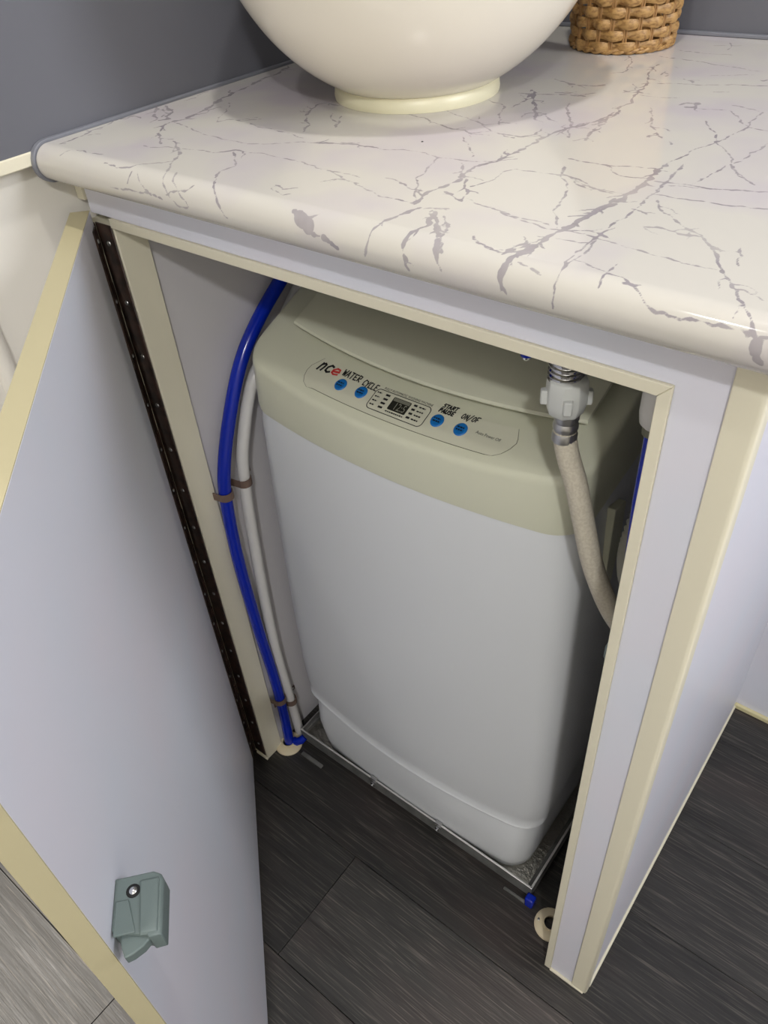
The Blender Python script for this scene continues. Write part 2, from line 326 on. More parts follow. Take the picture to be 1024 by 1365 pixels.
# ------------------------------------------------------------------ countertop
YC, ZC, RN = -.024, .8665, .0135
VEINS = """83:192,-212 191,-132 153,56 126,215 48,448 94,561 213,542
37:343,-336 409,-259 519,-232 753,-222
115:62,834 263,638 418,572 453,633 310,800 98,899
55:150,824 298,748 359,636
145:545,586 593,697 550,861 493,1074 383,1378 306,1666 223,1972 222,2089 149,2365
86:545,586 577,469 707,318 943,151
45:545,586 758,553 866,519 1096,462 1308,444 1552,446 1713,524 1897,665 2291,826
35:846,65 1054,128 1294,170 1468,182
89:969,242 1106,153 1210,92 1356,-87 1492,-254
42:1492,-254 1521,-323 1556,-369 1609,-417 1683,-471 1801,-470
32:1560,-221 1615,-317 1690,-367 1806,-459
21:1579,-421 1693,-376 1829,-311
92:1468,182 1531,235 1575,308 1679,308
60:1575,308 1714,161 1840,54 1830,-18 1830,-84 1892,-180 2029,-328 2093,-393 2144,-456 2190,-476
30:1704,298 1905,327 2104,322 2334,303 2536,277 2752,264
55:1244,-315 1294,-372 1363,-418 1482,-446
23:1172,-409 1188,-326
44:957,-462 1163,-449 1360,-437 1539,-456
26:555,1199 761,956 910,754
65:899,749 937,854 1077,848 1184,967
35:1185,837 1520,784 1833,734
80:1733,844 1579,1061 1373,1322 1310,1481 1348,1546 1499,1517
51:1597,1332 1791,1159 1882,1035 1717,1297
69:2354,-94 2453,-131 2519,-67
68:2430,-172 2526,-207 2558,-162
275:2708,-319 2772,-345 2839,-376
329:2854,-373 2875,-411
127:2899,-431 2956,-429
233:2979,-428 3035,-447
196:3035,-447 3086,-472
39:2580,84 2645,178 2815,176
31:-4,1319 -11,1535
31:133,1065 88,1305 54,1617
23:860,-310 1144,-295 1275,-163 1360,-50
111:1991,687 2117,733 2283,791 2439,794
31:2439,794 2655,842 2844,852 2967,811 3138,831 3256,857 3374,948 3442,1015
69:2205,1551 2461,1458 2664,1390 2893,1344
37:2030,1560 2205,1551
36:2338,1786 2635,1661 2854,1558 2929,1673 3043,1686
111:3334,53 3282,242 3318,373 3338,500 3303,600 3278,772 3356,907 3365,1109 3374,1319 3383,1539 3428,1747 3508,1940 3535,2112 3531,2233
85:3171,782 3242,692 3427,430 3470,397 3547,220 3490,243 3361,311
18:2967,811 3035,586 3074,422 3285,134 3313,68
30:2360,276 2524,263 2649,203
46:2649,203 2870,139 3093,59 3215,70 3334,53
40:2619,97 2649,203
112:3399,36 3372,-55 3353,-166 3337,-280
61:3337,-280 3316,-346 3308,-428 3291,-483
117:3477,27 3589,-158 3565,-260 3552,-331 3558,-395 3582,-469 3598,-491
138:3505,17 3624,-138 3721,-263 3771,-367 3816,-440
65:3586,-14 3680,-107 3736,-257 3805,-360
63:3420,22 3552,93
28:2901,333 3096,286 3252,254
33:3551,275 3729,214 3898,156 4024,129 4181,101 4257,120
25:3743,222 3926,171 4162,136
37:3458,447 3512,589 3492,757 3527,837 3682,855 3817,864 3891,873 4078,771 4252,727
34:3772,1022 3858,826 3905,793 4042,485 4126,281 4205,137
66:3904,850 3981,776 4125,714
51:3705,1165 3845,1152 3980,1158 4035,1125
109:4282,665 4271,457 4257,281 4244,113 4221,-32 4218,-204 4178,-307 4156,-368
39:3892,-173 3954,-226 4031,-263 4122,-270
101:4128,-280 4161,-194 4207,-126 4211,-277
38:4466,281 4451,97 4475,-138 4472,-281
65:4257,120 4348,171 4515,133
56:3137,2273 3238,2060 3420,1782 3538,1540
32:2866,1256 2967,1158 3165,910
71:3104,1999 3196,1876 3287,1838
120:2671,2538 2856,2239 3101,1833
80:2787,2030 2784,2253 2738,2421
80:2610,2415 2864,2475 3091,2525 3174,2654
47:2468,2163 2684,2073 2949,1602
78:3535,2112 3589,1823 3648,1557
91:3078,1431 3221,1425 3295,1534
56:2693,1730 2968,1455 3202,1380
79:3235,3687 3233,3567 3317,3295 3423,3015 3456,2790 3544,2506 3550,2266 3566,2099 3556,1925 3593,1727 3647,1546
51:3425,1542 3409,1747 3439,1843 3521,1965
32:3107,2347 3213,2115 3423,1781 3534,1543
57:3330,2804 3413,2772 3456,2790
57:3315,3005 3409,2837
64:3698,2451 3818,2213 3962,1953 4071,1799
23:4138,1757 4175,1702
59:3397,3074 3521,3104 3670,3151 3795,3168 3998,3273 4248,3335
79:3608,3303 3715,3205
125:3868,2587 3900,2662 3966,2691 3984,2566 3915,2547
27:4022,2547 4119,2567 4231,2582
41:4231,2582 4328,2473 4469,2268 4547,2237 4608,2230
53:4442,2636 4449,2446 4469,2268 4441,2076 4401,1836 4344,1690 4327,1498 4297,1350 4303,1183 4313,985 4316,812 4290,731
35:4172,2291 4280,2102 4399,1859 4539,1693 4636,1478 4734,1322 4865,1214
29:3704,1166 3828,1151 3995,1155 4113,1193 4270,1229 4356,1210
27:3986,1172 4086,1051 4252,1034 4453,1038 4620,1048 4786,1078 4941,1123
53:3778,1002 3821,895 3911,858 4014,790 4155,746 4279,755
62:2873,3884 2977,3712 3075,3428 3081,3314
33:4390,1376 4416,1159 4419,1001 4440,839
22:4690,1975 4658,1752 4638,1522
14:4609,1465 4591,1249 4558,1054
88:2668,2923 2795,2864 2919,2806 3054,2827 3129,2893
74:2875,2544 3008,2567 3152,2529
51:3393,3363 3382,3471 3453,3387 3442,3330
42:3381,3664 3440,3609
66:3225,3929 3273,3947
33:3166,4252 3392,4203 3659,4215
31:3113,3972 3398,3911 3712,3830 4076,3744
36:4180,2724 4274,2707 4409,2650
31:3746,3467 3901,3543 4051,3625
100:4108,3505 4170,3460 4187,3502
57:3475,4677 3549,4522 3559,4393
23:3387,4510 3617,4590
48:3951,3013 4059,3059
28:3481,2735 3656,2713 3792,2771
141:4310,1318 4324,1033 4327,788 4303,543 4270,331 4252,136 4226,-34 4219,-228 4186,-316 4170,-397 4169,-491
53:4393,1360 4416,1109 4440,848 4453,625 4457,433 4439,262 4439,64 4447,-138 4468,-295 4466,-375 4477,-492
47:3880,-162 3946,-235 4071,-265 4125,-240
97:4133,-254 4147,-164 4192,-109
39:4275,126 4371,135 4515,107 4653,81 4797,62 4964,42 5087,46
49:4268,12 4363,22 4435,41
23:4230,-305 4305,-321 4381,-343
49:4471,-184 4574,-202 4681,-235 4740,-237 4820,-282 4886,-331 4927,-363 4977,-385 5058,-385 5133,-373 5260,-367 5359,-367 5462,-371
100:5044,-382 5071,-382
29:4672,-107 4673,-220 4672,-291 4680,-339
22:4762,-281 4856,-269
63:4493,746 4574,616 4696,517 4792,435 4882,398 4971,281 5055,133 5145,0 5240,-118 5322,-261 5380,-328 5424,-394
84:4586,366 4671,390 4776,361 4877,374
253:5428,-405 5434,-442 5468,-492
29:4450,987 4633,1040 4783,1082 4962,1139
18:4449,826 4650,830 4868,848 5042,894
39:4639,1484 4766,1317 4860,1212
39:5089,349 5130,253 5163,120
46:4329,633 4412,678
62:4431,563 4533,522"""
def counter():
    xs = np.linspace(.0055, .585, 600)
    sb = YC - RN*PI                     # unrolled coordinate at the end of the nose
    ss = np.concatenate([np.linspace(sb, YC, 46)[:-1], np.linspace(YC, D-.002, 520)])
    X, Sg = np.meshgrid(xs, ss)
    th = np.maximum(YC - Sg, 0)/RN
    Y = np.where(Sg >= YC, Sg, YC - RN*np.sin(th)); Z = np.where(Sg >= YC, ZC+RN, ZC + RN*np.cos(th))
    vg = np.full(X.shape, .02)
    rv = np.random.RandomState(5)
    def frac(q, amp):
        while True:
            L_ = np.hypot(*(q[1:] - q[:-1]).T)
            if L_.max() < .0028: return q
            out = [q[0]]
            for a, b, l in zip(q[:-1], q[1:], L_):
                if l >= .0028:
                    d = (b - a)/l; out.append((a+b)/2 + np.array([-d[1], d[0]])*rv.normal()*amp*l)
                out.append(b)
            q = np.array(out)
    lines = []
    for ln in VEINS.strip().split('\n'):
        hw, pts = ln.split(':'); hw = float(hw)*1e-5
        q = np.array([[float(c) for c in p.split(',')] for p in pts.split()])*1e-4
        big = hw > .004
        q = frac(q, .05 if big else .062)
        hw = max(hw*1.3, .00066)
        ph = rv.uniform(0, 6); n_ = len(q)
        wv = hw*(.72 + .35*np.sin(ph + np.arange(n_)*rv.uniform(.5, .9)) + .35*rv.uniform(-1, 1, n_)) if not big else hw*(.9 + .1*rv.uniform(-1, 1, n_))
        wv = np.maximum(wv, min(hw, .00040)); wv[0] *= .6; wv[-1] *= .6
        lines.append((q, wv))
        if .0008 < hw < .004:
            for _ in range(int(n_*.14)):
                i = rv.randint(0, n_-1); d = q[min(i+1, n_-1)] - q[max(i-1, 0)]; ang = math.atan2(d[1], d[0]) + rv.choice([-1, 1])*rv.uniform(.25, 1.0)
                ln_ = rv.uniform(.004, .016); e = q[i] + np.array([math.cos(ang), math.sin(ang)])*ln_
                b_ = frac(np.array([q[i], e]), .12); lines.append((b_, np.linspace(hw*.6, .00030, len(b_))))
    for q, wv in lines:
        for a, b, h0, h1 in zip(q[:-1], q[1:], wv[:-1], wv[1:]):
            d = b - a; L2 = max((d*d).sum(), 1e-12); rr_ = max(h0, h1) + .006
            i0, i1 = np.searchsorted(xs, [min(a[0], b[0]) - rr_, max(a[0], b[0]) + rr_]); j0, j1 = np.searchsorted(ss, [min(a[1], b[1]) - rr_, max(a[1], b[1]) + rr_])
            if i0 >= i1 or j0 >= j1: continue
            gx, gy = np.meshgrid(xs[i0:i1], ss[j0:j1])
            t = np.clip(((gx-a[0])*d[0] + (gy-a[1])*d[1])/L2, 0, 1)
            dist = np.hypot(gx - a[0] - t*d[0], gy - a[1] - t*d[1]) - (h0 + (h1-h0)*t)
            vg[j0:j1, i0:i1] = np.minimum(vg[j0:j1, i0:i1], dist)
    val = vg.ravel()
    nx, ns = len(xs), len(ss)
    V = np.stack([X, Y, Z], -1).reshape(-1, 3)
    I = np.arange(nx*ns).reshape(ns, nx)
    F = np.stack([I[:-1,:-1], I[:-1,1:], I[1:,1:], I[1:,:-1]], -1).reshape(-1, 4).tolist()
    n0 = len(V)
    # closing: underside, back, ends
    ext = [(xs[0], D-.002, CB), (xs[-1], D-.002, CB)]
    V = np.concatenate([V, np.array(ext)])
    F.append([int(I[0,0]), n0, n0+1] + [int(i) for i in I[0, ::-1]])           # underside
    F.append([int(i) for i in I[-1, :]] + [n0+1, n0])                          # back
    F.append([n0] + [int(i) for i in I[:, 0]]); F.append([n0+1] + [int(i) for i in I[::-1, -1]])
    me = bpy.data.meshes.new('countertop'); me.from_pydata(V.tolist(), [], F)
    at = me.attributes.new('vein', 'FLOAT', 'POINT'); at.data.foreach_set('value', np.concatenate([val, [.02,.02]]).astype(np.float32))
    me.polygons.foreach_set('use_smooth', [i < len(F)-4 for i in range(len(F))])
    m = bpy.data.materials.new('marble_laminate'); m.use_nodes = True; nt = m.node_tree; N = nt.nodes; L = nt.links; b = N['Principled BSDF']
    tc = N.new('ShaderNodeTexCoord')
    def nz(s, det): 
        n = N.new('ShaderNodeTexNoise'); n.inputs['Scale'].default_value = s; n.inputs['Detail'].default_value = det; L.new(tc.outputs['Object'], n.inputs['Vector']); return n.outputs['Fac']
    a = N.new('ShaderNodeAttribute'); a.attribute_name = 'vein'
    n1, n2, n3, n4 = nz(210, 6), nz(28, 3), nz(9, 3), nz(110, 3)
    e1 = N.new('ShaderNodeMath'); e1.operation = 'MULTIPLY_ADD'; L.new(n1, e1.inputs[0]); e1.inputs[1].default_value = .0020; L.new(a.outputs['Fac'], e1.inputs[2])
    r = N.new('ShaderNodeMapRange'); r.interpolation_type = 'SMOOTHSTEP'; r.inputs['From Min'].default_value = .00125; r.inputs['From Max'].default_value = .00075; L.new(e1.outputs[0], r.inputs['Value'])
    st = N.new('ShaderNodeMapRange'); st.inputs['From Min'].default_value = .3; st.inputs['From Max'].default_value = .62; st.inputs['To Min'].default_value = .55; st.inputs['To Max'].default_value = 1.0; L.new(n2, st.inputs['Value'])
    mm = N.new('ShaderNodeMath'); mm.operation = 'MULTIPLY'; L.new(r.outputs[0], mm.inputs[0]); L.new(st.outputs[0], mm.inputs[1])
    cl = N.new('ShaderNodeMapRange'); cl.inputs['From Min'].default_value = .45; cl.inputs['From Max'].default_value = .66; cl.inputs['To Max'].default_value = .85; L.new(n3, cl.inputs['Value'])
    mx0 = N.new('ShaderNodeMix'); mx0.data_type = 'RGBA'; mx0.inputs['A'].default_value = (*S(203,199,191), 1); mx0.inputs['B'].default_value = (*S(192,184,191), 1); L.new(cl.outputs[0], mx0.inputs['Factor'])
    vc = N.new('ShaderNodeMix'); vc.data_type = 'RGBA'; vc.inputs['A'].default_value = (*S(136,131,134), 1); vc.inputs['B'].default_value = (*S(160,153,159), 1); L.new(n4, vc.inputs['Factor'])
    mx = N.new('ShaderNodeMix'); mx.data_type = 'RGBA'; L.new(mm.outputs[0], mx.inputs['Factor']); L.new(mx0.outputs['Result'], mx.inputs['A']); L.new(vc.outputs['Result'], mx.inputs['B'])
    L.new(mx.outputs['Result'], b.inputs['Base Color']); b.inputs['Roughness'].default_value = .10; b.inputs['Specular IOR Level'].default_value = .5
    me.materials.append(m)
    return me
ct = thing('countertop', 'cream marble-patterned laminate countertop with a rounded front edge', 'countertop', (.29, .2, CB))
cme = counter(); co = bpy.data.objects.new('worktop', cme); C.objects.link(co); co.parent = ct; co.location = tuple(-Vector((.29, .2, CB)))
# dark grey strip that closes the left end and runs along the wall
def strip_prof(r, y1):
    q = [(YC - r*math.sin(t), ZC + r*math.cos(t)) for t in np.linspace(0, PI, 14)]
    return [(y1, ZC + r)] + q + [(y1, ZC - r)]
pr = [(y, max(z, .8531) if y > -.006 else z) for y, z in strip_prof(RN+.0022, D-.002)]
obj('edge_strip', MB().prism(pr, lambda p: (.0003, p[0], p[1]), lambda p: (.0052, p[0], p[1])), M['grey_strip'], ct, bevel=.0006)
obj('edge_strip', MB().box(.0055, .585, D-.006, D-.0002, .8802, .8832), M['grey_strip'], ct, bevel=.0006)
obj('speck', MB().lathe([(.0009, 0), (.0006, .0004)], (.2673, .1041, .88), 8), M['ink'], ct)

# ------------------------------------------------------------------ basin on the counter
BC = (.183, .213, .8801)
bs = thing('vessel_basin', 'white ceramic vessel basin standing on the marble countertop', 'basin', BC)
R_, zc = .150, .1455
out = [(.058, .006)] + [(math.sqrt(max(R_**2 - (zc-h)**2, 0)), h) for h in np.linspace(.0125, .142, 26)]
inn = [(r-.007, h) for r, h in out[::-1][:-2]] 
pf = out + [(out[-1][0]-.0015, .1450), (out[-1][0]-.0055, .1450)] + [(max(r, .004), h+.002 if i else h) for i, (r, h) in enumerate(inn)] + [(.02, .020), (.003, .019)]
obj('bowl', MB().lathe(pf, BC, 72), M['basin'], bs, smooth=60)
obj('base_ring', MB().lathe([(.050, 0), (.0672, 0), (.0678, .003), (.0672, .0075), (.0650, .0105), (.060, .0125), (.050, .0125)], BC, 64), M['sealant'], bs, smooth=True, label='ivory foot ring of the basin')
obj('drain', MB().lathe([(.019, .0205), (.021, .0215), (.012, .0235), (.002, .0235)], BC, 24), M['chrome'], bs, smooth=True)

# ------------------------------------------------------------------ wicker basket
KC = (.2605, .4300, .8801)
bk = thing('wicker_basket', 'small round woven cane basket on the countertop beside the basin', 'basket', KC)
NS = 24; rows = 13; pitch = .0088
def kr(h): return .0445 + .05*h*(1 - .25*h/.12)
for i in range(rows):
    h = .006 + i*pitch; rb = kr(h); rings = []; nn = 120
    for j in range(nn):
        th = 2*PI*j/nn + .07
        wv = math.cos(th*NS/2 + i*PI); r = rb + .0020*wv
        ht = pitch*(.40 + .08*wv)       # strands swell between stakes
        cx_ = [(r - .0013, -ht*.9), (r + .0007, -ht), (r + .0017, -ht*.45), (r + .0019, 0), (r + .0017, ht*.45), (r + .0007, ht), (r - .0013, ht*.9)]
        rings.append([(KC[0]+a*math.cos(th), KC[1]+a*math.sin(th), KC[2]+h+b) for a, b in cx_])
    mb = MB(); m_ = len(rings[0]); v = [p for r in rings for p in r]
    mb.add(v, [(a*m_+q, a*m_+(q+1) % m_, ((a+1) % nn)*m_+(q+1) % m_, ((a+1) % nn)*m_+q) for a in range(nn) for q in range(m_)])
    obj('weaver', mb, M['cane'], bk, smooth=50)
for s_ in range(NS):
    th = 2*PI*s_/NS + PI/NS*2 + .07 + PI/NS
    mb = MB()
    for dlt in (-.0011, .0011):
        mb.tube([(KC[0]+kr(h)*math.cos(th)-dlt*math.sin(th), KC[1]+kr(h)*math.sin(th)+dlt*math.cos(th), KC[2]+h) for h in (.002, .04, .08, .118)], .0011, 6)
    obj('stake', mb, M['cane_dark'], bk, smooth=True)
for ph in (0, PI):
    obj('base_braid', MB().tube([(KC[0]+(.0452+.0012*math.cos(14*t+ph))*math.cos(t), KC[1]+(.0452+.0012*math.cos(14*t+ph))*math.sin(t), KC[2]+.0026+.0012*math.sin(14*t+ph)) for t in np.linspace(0, 2*PI, 130)], .0016, 7), M['cane'], bk, smooth=True)
obj('basket_base', MB().lathe([(.002, .002), (.044, .002), (.044, .004), (.002, .004)], KC, 30), M['cane_dark'], bk)
obj('rim', MB().tube([(KC[0]+kr(.118)*math.cos(t), KC[1]+kr(.118)*math.sin(t), KC[2]+.120) for t in np.linspace(0, 2*PI, 60)], .0035, 8), M['cane'], bk, smooth=True)

# ------------------------------------------------------------------ metal tray under the washing machine
tx0, tx1, ty0, ty1, tz = .0455, .4425, .0545, .452, .0305
tr = thing('drip_tray', 'galvanised metal tray frame on the floor under the washing machine', 'tray', (.244, .25, 0))
obj('base_plate', MB().box(tx0+.002, tx1-.002, ty0+.002, ty1-.002, .0085, .0105), M['tread'], tr)
obj('front_rail', MB().box(tx0, tx1, ty0, ty0+.002, .008, tz), M['galv'], tr, bevel=.0004, label='dark front rail of the tray')
obj('top_lip', MB().box(tx0, tx1, ty0-.0004, ty0+.0022, tz-.0002, tz+.0010), M['lip'], tr, bevel=.0004)
obj('top_lip', MB().box(tx1-.0022, tx1+.0004, ty0, ty1-.002, tz-.0002, tz+.0010), M['lip'], tr, bevel=.0004)
obj('back_rail', MB().box(tx0, tx1, ty1-.002, ty1, .006, tz), M['galv'], tr)
obj('side_rail', MB().box(tx0, tx0+.002, ty0+.002, ty1-.002, .006, tz).box(tx0+.002, tx0+.0045, ty0+.002, ty1-.002, .0205, .0225), M['steel'], tr, bevel=.0004)
obj('side_rail', MB().box(tx1-.002, tx1, ty0+.002, ty1-.002, .006, tz).box(tx1-.010, tx1-.002, ty0+.002, ty1-.002, .0105, .0120), M['galv'], tr, bevel=.0004)
for x, y in ((tx0+.02, ty0+.03), (tx1-.02, ty0+.03), (tx0+.02, ty1-.03), (tx1-.02, ty1-.03)):
    obj('foot', MB().lathe([(.009, 0), (.009, .0085)], (x, y, 0), 14), M['hole'], tr)
for x in (.187, .299):
    bo = obj('bolt', MB().lathe([(.0018, .001), (.0018, .0058)], (x, ty0, .0215), 10, axis='y').lathe([(.0042, -.0005), (.0042, .0028), (.003, .0034)], (x, ty0, .0215), 6, axis='y'), M['chrome'], tr, smooth=True)
    obj('washer_plate', MB().box(x-.005, x+.005, ty0-.001, ty0+.004, tz-.004, tz+.003), M['steel'], bo, bevel=.0005)
obj('tie_rod', MB().box(.060, .100, ty0-.020, ty0-.014, .0, .004), M['galv'], tr, bevel=.001, label='short dull metal bar lying before the tray left corner')
obj('tie_rod', MB().box(.408, .440, ty0-.010, ty0-.006, .001, .005), M['galv'], tr, bevel=.001, label='short dull metal bar before the tray right corner')
obj('corner_stop', MB().box(.4390, .4510, ty0-.0115, ty0-.0006, .002, .0215), M['blue_pipe'], tr, bevel=.0022, label='bright blue plastic stop at the tray right corner')
obj('corner_stop', MB().tube([(.0375, .0440, .007), (.0440, .0445, .0085), (.0490, .0490, .0115), (.0515, .0545, .016)], [.0058,.0062,.0062,.0055], 12), M['blue_pipe'], tr, smooth=True, label='bright blue plastic elbow at the tray left corner')

# ------------------------------------------------------------------ washing machine
WX = .2395
wm = thing('washing_machine', 'white top-loading washing machine with a cream lid and control top, inside the cabinet', 'washing machine', (WX, .26, .0105))
def contour(hw, yf, yb, bulge, rc, zf, nf=28, nc=10, xc=WX):
    """closed plan outline, front edge bowed forward; zf(x,y) gives height"""
    pts = []
    ye = yf + bulge
    xe = hw - rc; k_ = bulge/(xe*xe) * .80
    yc0 = yf + k_*xe*xe
    for i in range(nf + 1):
        x = -xe + 2*xe*i/nf; pts.append((x, yf + k_*x*x))
    sl = 2*k_*xe
    for i in range(1, nc + 1):      # right front corner: cubic from slope sl to vertical
        t = i/nc; p0 = (xe, yc0); p3 = (hw, yc0 + rc*1.15); p1 = (xe + rc*.55, yc0 + rc*.55*sl); p2 = (hw, yc0 + rc*.55)
        b = [(1-t)**3, 3*t*(1-t)**2, 3*t*t*(1-t), t**3]
        pts.append(tuple(sum(b[q]*(p0,p1,p2,p3)[q][c] for q in range(4)) for c in (0,1)))
    for i in range(1, 9): pts.append((hw, pts[-1][1] + (yb - rc - (yc0+rc*1.15))/8))
    for i in range(1, nc + 1):
        a = PI/2*i/nc; pts.append((hw - rc + rc*math.cos(a), yb - rc + rc*math.sin(a)))
    right = pts[nf//2+1:]
    left = [(-x, y) for x, y in right[::-1]]
    full = pts[nf//2:] + left       # starts at the front centre, runs right, back, left
    return [(xc + x, y, zf(xc + x, y)) for x, y in full]
YB = .449
step = lambda x, y: .122 + .30*max(0, y - .092) - .10*max(0, y - .25)
joint_z = lambda x, y: .6005 + .20*max(0, min(y, .24) - .092)
def slope(y): return .652 + .40*(min(max(y, .0), .20) - .07)
def bod(hw, yf, f, rc=.030, bulge=.018, xc=WX): return contour(hw, yf, YB, bulge, rc, f, xc=xc)
# plinth, below the step
pk = dict(rc=.030, bulge=.0085)
mb = MB().loft([bod(.1690, .0625, lambda x, y: .0106, xc=.2460, **pk), bod(.1725, .0592, lambda x, y: .0150, xc=.2460, **pk), bod(.1755, .0580, lambda x, y: .030, xc=.2450, **pk), bod(.1800, .0580, lambda x, y: .065, xc=.2425, **pk), bod(.1822, .0600, lambda x, y: .095, xc=.2405, rc=.030, bulge=.013), bod(.1825, .0632, lambda x, y: step(x,y)-.004, rc=.030, bulge=.017)])
obj('plinth', mb, M['washer'], wm, smooth=45)
# body
lv = lambda t: (lambda x, y: step(x,y) + t*(joint_z(x,y) - step(x,y)))
mb = MB().loft([bod(.1800, .0655, lambda x, y: step(x,y)-.0036), bod(.1885, .0565, lambda x, y: step(x,y)-.0024), bod(.1903, .0545, lambda x, y: step(x,y)-.0008), bod(.1905, .0542, lambda x, y: step(x,y)+.0008), bod(.1898, .0564, lambda x, y: step(x,y)+.0040), bod(.1930, .0556, lambda x, y: step(x,y)+.022),
                bod(.1950, .0555, lv(.12)), bod(.1950, .0560, lv(.3)), bod(.1940, .0570, lv(.5)),
                bod(.1915, .0590, lv(.75)), bod(.1885, .0610, lv(.97)), bod(.1865, .0630, lambda x, y: joint_z(x,y))])
obj('body', mb, M['washer'], wm, smooth=45)
# cream top: band, rounded shoulder, sloping deck
sh = lambda d: (lambda x, y: slope(y + .002) - d)
mb = MB().loft([bod(.1850, .0645, lambda x, y: joint_z(x,y)-.0002), bod(.1880, .0612, lambda x, y: joint_z(x,y)+.0008), bod(.1885, .0608, lambda x, y: joint_z(x,y)+.006), bod(.1872, .0618, sh(.0065)), bod(.1866, .0624, sh(.0032)), bod(.1852, .0638, sh(.0009)), bod(.1828, .0662, sh(0)), bod(.1680, .0840, sh(0)), bod(.140, .115, sh(0))])
obj('top_housing', mb, M['washer_cream'], wm, smooth=50, label='cream plastic top housing with sloping control deck')
# lid: curved front, raised 12 mm
LX, LH = .2500, .1570
def lidring(ins, up, yo=0):
    r = []; n = 24
    for i in range(n+1):
        x = -LH + ins + 2*(LH-ins)*i/n
        y = .1085 + yo + ins + .0150*(x/LH)**2
        r.append((LX + x, y, slope(y) + up))
    ysr = np.linspace(r[-1][1], .400 - ins, 14)[1:]
    r += [(LX + LH - ins, y, slope(y) + up) for y in ysr]
    r += [(LX + LH - ins - 2*(LH-ins)*i/n, .400 - ins, slope(.4) + up) for i in range(1, n+1)]
    r += [(LX - LH + ins, y, slope(y) + up) for y in ysr[::-1][1:]]
    return r
mb = MB().loft([lidring(.0100, -.004, .0080), lidring(.0100, .0028, .0080), lidring(.0046, .0032, .0042), lidring(.0046, .0110, .0058), lidring(.0046, .0118, .0058), lidring(.0006, .0130, -.0022), lidring(0, .0150, -.0026), lidring(.0008, .0166, -.0022), lidring(.003, .0172, -.001), lidring(.05, .0172)])
obj('lid', mb, M['washer_cream'], wm, smooth=30, label='cream lid with a bowed front lip')
# control panel overlay lying on the deck
def deck(x, y, up=0): 
    return (x, y - up*.37, .652 + .40*(y - .07) + .0008 + up*.93)
def yfront(x): return .0735 + .010*((x-WX)/.15)**2
def rrect(x0, x1, ya, yb, r, shear=.0, n=6, fn=None):
    P = []
    for cx_, cy_, a0 in ((x1-r, ya+r, -PI/2), (x1-r, yb-r, 0), (x0+r, yb-r, PI/2), (x0+r, ya+r, PI)):
        for i in range(n+1):
            a = a0 + PI/2*i/n; P.append((cx_ + r*math.cos(a), cy_ + r*math.sin(a)))
    return P
def panel_pts(ins):
    P = []
    for i in range(21):
        x = .152 + (.340-.152)*i/20; P.append((x, yfront(x) + ins))
    for a, b in ((.3470,.0795),(.3530,.0840),(.3575,.0905),(.3595,.0965),(.3585,.1005)): P.append((a-ins, b))
    for i in range(21):
        x = .354 + (.142-.354)*i/20; P.append((x, .1042 + .0150*((x-LX)/LH)**2 - .0015 - ins))
    for a, b in ((.1370,.1030),(.1335,.0985),(.1325,.0925),(.1340,.0865),(.1380,.0805),(.1450,.0765)): P.append((a+ins, b))
    return P
pl = obj('control_panel', MB().loft([[deck(a,b,-.0006) for a,b in panel_pts(0)], [deck(a,b,.0003) for a,b in panel_pts(0)]]), M['panel'], wm, label='flat control panel with printed marks and blue buttons')
def outline(pts0, pts1, up, skip=()): 
    n = len(pts0); return MB().add([deck(a,b,up) for a,b in pts0] + [deck(a,b,up) for a,b in pts1], [(i, (i+1) % n, n+(i+1) % n, n+i) for i in range(n) if i not in skip])
obj('panel_outline', outline(panel_pts(0), panel_pts(.0006), .0005, range(26, 46)), M['ink_grey'], pl)
def ellipse(cx_, cy_, rx, ry, n=24): return [(cx_+rx*math.cos(2*PI*i/n), cy_+ry*math.sin(2*PI*i/n)) for i in range(n)]
for bx, by in ((.1765, .0905), (.2008, .0905), (.2847, .0910), (.3086, .0910)):
    mb = MB().loft([[deck(a,b,0) for a,b in ellipse(bx,by,.0062,.0062)], [deck(a,b,.0008) for a,b in ellipse(bx,by,.0060,.0060)], [deck(a,b,.0013) for a,b in ellipse(bx,by,.0050,.0050)], [deck(a,b,.0011) for a,b in ellipse(bx,by,.003,.003)]])
    obj('button', mb, M['blue_btn'], pl, smooth=50, label='round blue push button')
bx0, bx1, by0, by1 = .2135, .2745, .0790, .1003
obj('display_outline', outline(rrect(bx0,bx1,by0,by1,.0045), rrect(bx0+.0007,bx1-.0007,by0+.0007,by1-.0007,.004), .0006), M['ink'], pl)
dx0, dx1, dy0, dy1 = .2345, .2535, .0848, .0975
dp = obj('display', MB().loft([[deck(a,b,0) for a,b in rrect(dx0,dx1,dy0,dy1,.0008,n=2)], [deck(a,b,.0007) for a,b in rrect(dx0,dx1,dy0,dy1,.0008,n=2)]]), M['lcd'], pl, label='small dark display with grey digits')
q = [(dx0+.0008, dy1-.0036), (dx1-.0008, dy1-.0036), (dx1-.0008, dy1-.0006), (dx0+.0008, dy1-.0006)]
obj('display_band', MB().loft([[deck(a,b,.0006) for a,b in q], [deck(a,b,.0009) for a,b in q]]), M['lcd_light'], pl)
def stroke_mb(mb, P, wd, up, f=deck):
    for (a, b) in zip(P[:-1], P[1:]):
        d = Vector((b[0]-a[0], b[1]-a[1])); L_ = d.length or 1e-6; d /= L_; nn = Vector((-d.y, d.x))*wd/2; e = d*wd*.3
        q = [(a[0]-e.x+nn.x, a[1]-e.y+nn.y), (a[0]-e.x-nn.x, a[1]-e.y-nn.y), (b[0]+e.x-nn.x, b[1]+e.y-nn.y), (b[0]+e.x+nn.x, b[1]+e.y+nn.y)]
        mb.add([f(x, y, up) for x, y in q], [(0,1,2,3)])
